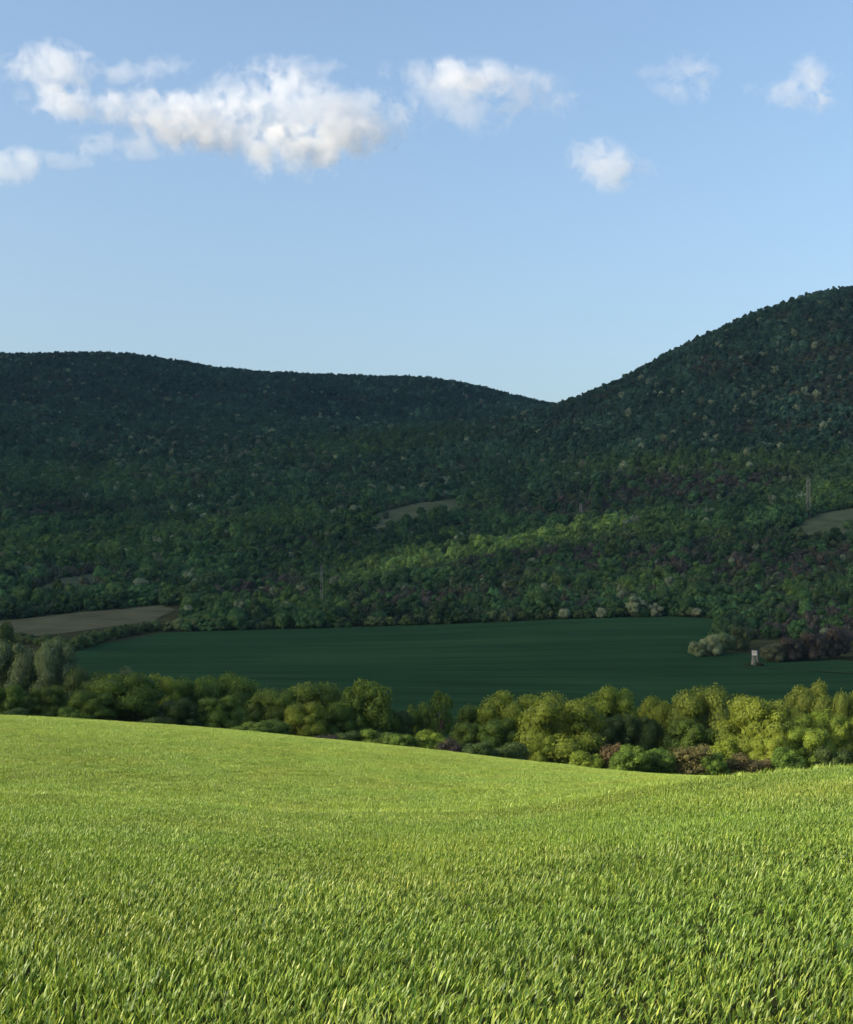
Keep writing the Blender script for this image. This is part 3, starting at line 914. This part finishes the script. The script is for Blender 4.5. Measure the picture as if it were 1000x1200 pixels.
def pylon(px, ybase, ytop, wpx, label, d0):
    p = hit(px, ybase, d0)
    H = (ybase - ytop) / FPX * p.y + 1.0
    w = wpx / FPX * p.y / 2
    r = bpy.data.objects.new('electricity_pylon', None); COL.objects.link(r); r.location = p - Vector((0, 0, 1.0)); r.rotation_euler = (0, 0, R(4))
    tag(r, label, 'pylon', 'electricity pylons on the wooded slope')
    tw = w * 0.62; bw = 0.18 * p.y / 1100
    for sx in (-1, 1):
        for sy in (-1, 1):
            beam_part('leg', [((sx * w, sy * w, 0), (sx * tw, sy * tw, H))], bw, M_STEEL, r)
    nb = 8
    for sx, sy, tx, ty in ((-1, -1, 1, -1), (1, -1, 1, 1), (1, 1, -1, 1), (-1, 1, -1, -1)):
        segs = []
        for i in range(nb):
            a = w + (tw - w) * i / nb; b = w + (tw - w) * (i + 1) / nb
            segs.append(((sx * a, sy * a, H * i / nb), (tx * b, ty * b, H * (i + 1) / nb)))
            segs.append(((tx * a, ty * a, H * i / nb), (sx * b, sy * b, H * (i + 1) / nb)))
        beam_part('lattice', segs, bw * 0.35, M_STEEL, r)
    for f, l in ((0.80, 1.5), (0.93, 1.2)):
        beam_part('cross_arm', [((-tw * l * 1.5, 0, H * f), (tw * l * 1.5, 0, H * f))], bw * 0.6, M_STEEL, r)
pylon(947.5, 608, 560, 4.5, 'steel lattice pylon on the right slope beside the grassy clearing', 700)
pylon(377, 713, 662, 2.6, 'thin grey pylon rising from purplish scrub left of centre', 700)
pylon(681, 606, 590, 3.0, 'small distant pylon among dark trees right of the centre', 700)

# ------------------------------------------------------------------ wheat
def blade_tile(name, T, nb, Lr, Wr, segs, r, lean=0.5, tone=0.30):
    """a square of young wheat: every leaf a bent tapering strip leaning with the wind"""
    V, F, S = [], [], []
    for b in range(nb):
        x0, y0 = r.uniform(-T / 2, T / 2, 2)
        L = r.uniform(*Lr); w = r.uniform(*Wr)
        az = r.normal(0.0, 1.5)                       # towards +x
        el = R(r.uniform(66, 90)); bend = R(r.uniform(5, 75)) * lean * 2
        wa = az + math.pi / 2 + r.normal(0, 0.5)
        p = np.array([x0, y0, 0.0]); base = len(V)
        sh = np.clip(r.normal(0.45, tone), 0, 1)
        for s in range(segs + 1):
            t = s / segs
            ww = w * (1.0 - 0.15 * t) if s < segs else w * 0.12
            ww *= 0.55 + 0.45 * min(1, t * 4)
            tw = wa + 0.6 * t
            dx = np.array([math.cos(tw), math.sin(tw), 0]) * ww / 2
            V.append(p - dx); V.append(p + dx)
            e = el - bend * t * t
            p = p + np.array([math.cos(az) * math.cos(e), math.sin(az) * math.cos(e), math.sin(e)]) * (L / segs)
        for s in range(segs):
            a = base + 2 * s
            F.append((a, a + 1, a + 3, a + 2))
            S.append(np.clip(sh + 0.35 * (s / max(1, segs - 1) - 0.5), 0, 1))  # darker base paints shade into the blade tone; tip paler
    return quads_mesh(name, np.array(V), np.array(F), [M_WHEAT], shade=np.array(S))
near_lib = bpy.data.collections.new('wheat_near'); mid_lib = bpy.data.collections.new('wheat_mid')
for k in range(6):
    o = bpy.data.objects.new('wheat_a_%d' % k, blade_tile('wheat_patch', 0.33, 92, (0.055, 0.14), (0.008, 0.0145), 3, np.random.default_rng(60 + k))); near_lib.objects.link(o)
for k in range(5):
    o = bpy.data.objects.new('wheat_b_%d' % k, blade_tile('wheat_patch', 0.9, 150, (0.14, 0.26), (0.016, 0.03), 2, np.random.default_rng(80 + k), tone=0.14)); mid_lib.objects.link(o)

def wheat(name, y0, y1, T, coll, nlib, depth=1.0):
    P = []
    for y in np.arange(y0, y1, T):
        half = (0.35 if y < 44 else 0.43) * y + 3.0
        xs = np.arange(-half, half, T)
        P.append(np.stack([xs, np.full(len(xs), y)], 1))
    P = np.concatenate(P); P = P + rng.uniform(-.3, .3, P.shape) * T
    x, y = P[:, 0], P[:, 1]
    z = ground(x, y) - 0.02
    m = len(x)
    big = fbm(x / 1.6, y / 2.6, 71, 3); huge = fbm(x / 9, y / 14, 73, 3)
    sz = 1 + 0.34 * big + 0.14 * huge + rng.normal(0, .06, m)
    sc = np.stack([np.ones(m) * 1.05, np.ones(m) * 1.05, np.clip(sz, .6, 1.5)], 1)
    rot = np.stack([0.12 * fbm(x / 2.2, y / 3.2, 75, 2), 0.10 + 0.22 * fbm(x / 2.0, y / 3.0, 77, 2), -0.15 + 0.9 * fbm(x / 2.6, y / 4.0, 79, 2) + rng.normal(0, .25, m)], 1)
    calm = 1 - 0.6 * smooth(40, 70, y)
    tn = np.array(WHEAT_COL)[None] * depth * np.exp(0.10 * huge + 0.18 * calm * fbm(x / 1.2, y / 1.8, 81, 2) + rng.normal(0, .05, m))[:, None]
    tn[:, 0] *= np.exp(0.12 * fbm(x / 4, y / 6, 83, 2))
    return scatter(name, np.stack([x, y, z], 1), rot, sc, rng.integers(0, nlib, m), tn, coll, 'stuff', 'young green wheat leaves leaning right in the sunlit field')
WHEAT_COL = (0.170, 0.268, 0.034)
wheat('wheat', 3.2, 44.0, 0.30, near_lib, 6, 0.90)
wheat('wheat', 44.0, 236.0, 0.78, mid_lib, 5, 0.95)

# ------------------------------------------------------------------ clouds
def cloud_mat(name, dens, scale, thresh, seed, sharp, size):
    """vapour that thins out from the middle of each puff and is torn by two sizes of noise"""
    m, nt, out = new_mat(name)
    def math_(op, a, b=None, c=None, clamp=False):
        q = N(nt, 'ShaderNodeMath', operation=op, use_clamp=clamp)
        for k, v in enumerate((a, b, c)):
            if v is None: continue
            if isinstance(v, (int, float)): q.inputs[k].default_value = v
            else: nt.links.new(v, q.inputs[k])
        return q.outputs[0]
    tc = N(nt, 'ShaderNodeTexCoord')
    ln = N(nt, 'ShaderNodeVectorMath', operation='LENGTH'); nt.links.new(tc.outputs['Object'], ln.inputs[0])
    r = ln.outputs['Value']
    g = N(nt, 'ShaderNodeNewGeometry')
    def noise(sc, det, rough, dist, w):
        t = N(nt, 'ShaderNodeTexNoise'); t.noise_dimensions = '4D'
        t.inputs['W'].default_value = w; t.inputs['Scale'].default_value = sc; t.inputs['Detail'].default_value = det
        t.inputs['Roughness'].default_value = rough; t.inputs['Distortion'].default_value = dist
        nt.links.new(g.outputs['Position'], t.inputs['Vector']); return t.outputs['Fac']
    n1 = noise(scale, 2, 0.5, 0.3, 1.7); n2 = noise(scale * 3.6, 5, 0.62, 0.6, 4.1)
    v1 = math_('MULTIPLY_ADD', n1, 2.0, thresh)
    v2 = math_('MULTIPLY_ADD', n2, 3.2, v1)
    f = math_('SUBTRACT', v2, r)
    f = math_('MULTIPLY', f, sharp, clamp=True)
    e = N(nt, 'ShaderNodeMapRange'); e.interpolation_type = 'SMOOTHSTEP'
    nt.links.new(r, e.inputs[0]); e.inputs[1].default_value = 0.98; e.inputs[2].default_value = 0.60; e.inputs[3].default_value = 0; e.inputs[4].default_value = 1
    f = math_('MULTIPLY', f, e.outputs[0]); f = math_('MULTIPLY', f, dens)
    v = N(nt, 'ShaderNodeVolumePrincipled'); v.inputs['Color'].default_value = (1.0, 1.0, 1.0, 1); v.inputs['Anisotropy'].default_value = 0.2
    nt.links.new(f, v.inputs['Density']); nt.links.new(v.outputs[0], out.inputs['Volume'])
    return m
CD = 5200.0
def cloud(name, lumps, label, dens=0.0062, scale=0.0042, thresh=-1.84, sharp=1.9):
    root = bpy.data.objects.new('cloud', None); COL.objects.link(root)
    root.location = ((lumps[0][0] - 500) / FPX * CD, CD, EYE - (lumps[0][1] - YH) / FPX * CD)
    tag(root, label, 'cloud', 'clouds in the blue sky')
    iv, fi = ico(3)
    for k, (cx, cy, w, h, ang, dm) in enumerate(lumps):
        me = mesh_from('puff', iv, fi, cloud_mat('cloud_vapour', dens * dm, scale, thresh, cx * 0.013 + cy * .007, sharp, w))
        o = link('puff', me, root)
        s = CD / FPX
        o.location = Vector(((cx - 500) * s, CD + (k % 3) * 20, EYE - (cy - YH) * s)) - root.location
        o.scale = (w / 2 * s, max(h, w * .5) / 2 * s * 0.7, h / 2 * s)
        o.rotation_euler = (0, R(ang), 0)
cloud('cloud', [(62, 80, 150, 84, 0, 1.1), (70, 120, 150, 52, 6, .6)], 'small puffy cloud at the upper left corner of the cloud bank')
cloud('cloud', [(110, 126, 260, 60, 4, .7), (190, 134, 260, 84, 6, .75), (255, 136, 260, 96, 6, .8), (318, 118, 220, 110, 8, .9), (355, 100, 150, 60, 20, .7), (430, 142, 180, 112, -8, 1.1), (350, 178, 170, 90, -4, 1.2),
                (150, 166, 240, 44, 0, .5), (290, 158, 260, 70, 8, .7), (395, 165, 170, 80, 0, .9)],
      'largest white cloud bank stretching across the left half of the sky')
cloud('cloud', [(548, 114, 180, 96, 25, .6), (610, 106, 220, 72, 10, .75), (510, 82, 200, 44, 4, .55), (575, 92, 180, 56, 12, .5)], 'thin white cloud just right of the largest bank')
cloud('cloud', [(340, 78, 190, 36, 3, .5)], 'faint wisp above the largest cloud bank')
cloud('cloud', [(172, 82, 150, 44, -6, .6), (134, 88, 60, 30, 0, .5)], 'faint wisp between the upper left puff and the bank')
cloud('cloud', [(12, 194, 110, 60, 0, .9), (70, 184, 150, 30, 0, .5)], 'low cloud cut by the left edge of the sky')
cloud('cloud', [(706, 192, 112, 76, 25, 1.2), (756, 196, 80, 34, 10, .5)], 'small bright lone cloud right of the centre of the sky')
cloud('cloud', [(814, 90, 96, 72, 20, .9), (788, 106, 80, 30, 25, .5), (780, 78, 90, 24, -5, .4)], 'small soft cloud high at the right')
cloud('cloud', [(940, 114, 130, 46, 8, .9), (958, 92, 84, 84, 40, .8)], 'boomerang shaped cloud at the upper right edge')
cloud('cloud', [(877, 104, 50, 30, 20, .7)], 'tiny cloud wisp between the two upper right clouds')

# unseen solid cloud added towards the sun, outlined to shade valley and hills
H = 1300.0
OFF = Vector((SDIR.x, SDIR.y)) * (H / SDIR.z)
bank_shade = [(-2600, 215), (-260, 190), (-95, 203), (-40, 216), (-5, 243), (18, 286), (50, 322), (110, 352), (200, 380), (330, 480), (520, 700), (900, 1050), (1750, 1650), (2120, 2450), (2120, 3500), (1500, 4050), (-300, 4100), (-1900, 3300), (-2500, 1500)]
out = []
for a, b in zip(bank_shade, bank_shade[1:] + bank_shade[:1]):
    m = max(1, int(math.hypot(b[0] - a[0], b[1] - a[1]) / 150))
    for k in range(m):
        out.append((a[0] + (b[0] - a[0]) * k / m, a[1] + (b[1] - a[1]) * k / m))
V, F = [], []
nO = len(out)
cx = sum(p[0] for p in out) / nO; cy = sum(p[1] for p in out) / nO
rings = [(1.0, 0.0), (1.0, 40.0), (0.94, 150.0), (0.8, 260.0), (0.5, 330.0), (0.2, 350.0)]
for ri, (s, h) in enumerate(rings):
    for i, (x, y) in enumerate(out):
        bx, by = cx + (x - cx) * s, cy + (y - cy) * s
        bz = h * (1 + 0.4 * float(fbm(bx / 300, by / 300, 91, 3))) if ri > 0 else 0.0
        V.append((bx + OFF.x, by + OFF.y, H + bz))
for ri in range(len(rings) - 1):
    for i in range(nO):
        F.append((ri * nO + i, ri * nO + (i + 1) % nO, (ri + 1) * nO + (i + 1) % nO, (ri + 1) * nO + i))
F.append(tuple((len(rings) - 1) * nO + i for i in range(nO)))
F.append(tuple(reversed(range(nO))))
mc, nt, o_ = new_mat('shade_cloud_solid')
df = N(nt, 'ShaderNodeBsdfDiffuse'); df.inputs[0].default_value = (0.85, 0.86, 0.88, 1); nt.links.new(df.outputs[0], o_.inputs[0])
link('shade_cloud', mesh_from('shade_cloud', V, F, mc, False), kind='structure')

# ------------------------------------------------------------------ thin evening haze over the whole valley
HZ = 0.00002
mh, nt, oh = new_mat('haze_air')
v = N(nt, 'ShaderNodeVolumePrincipled'); v.inputs['Color'].default_value = (0.36, 0.66, 1.0, 1); v.inputs['Density'].default_value = HZ
v.inputs['Anisotropy'].default_value = 0.2
nt.links.new(v.outputs[0], oh.inputs['Volume'])
mh.cycles.homogeneous_volume = True
lo, hi = (-6600, -120, -120), (6600, 5700, 640)
hv = [(lo[0] if i & 1 == 0 else hi[0], lo[1] if i & 2 == 0 else hi[1], lo[2] if i & 4 == 0 else hi[2]) for i in range(8)]
link('haze', mesh_from('haze', hv, [(0, 2, 3, 1), (4, 5, 7, 6), (0, 1, 5, 4), (2, 6, 7, 3), (0, 4, 6, 2), (1, 3, 7, 5)], mh), kind='stuff')
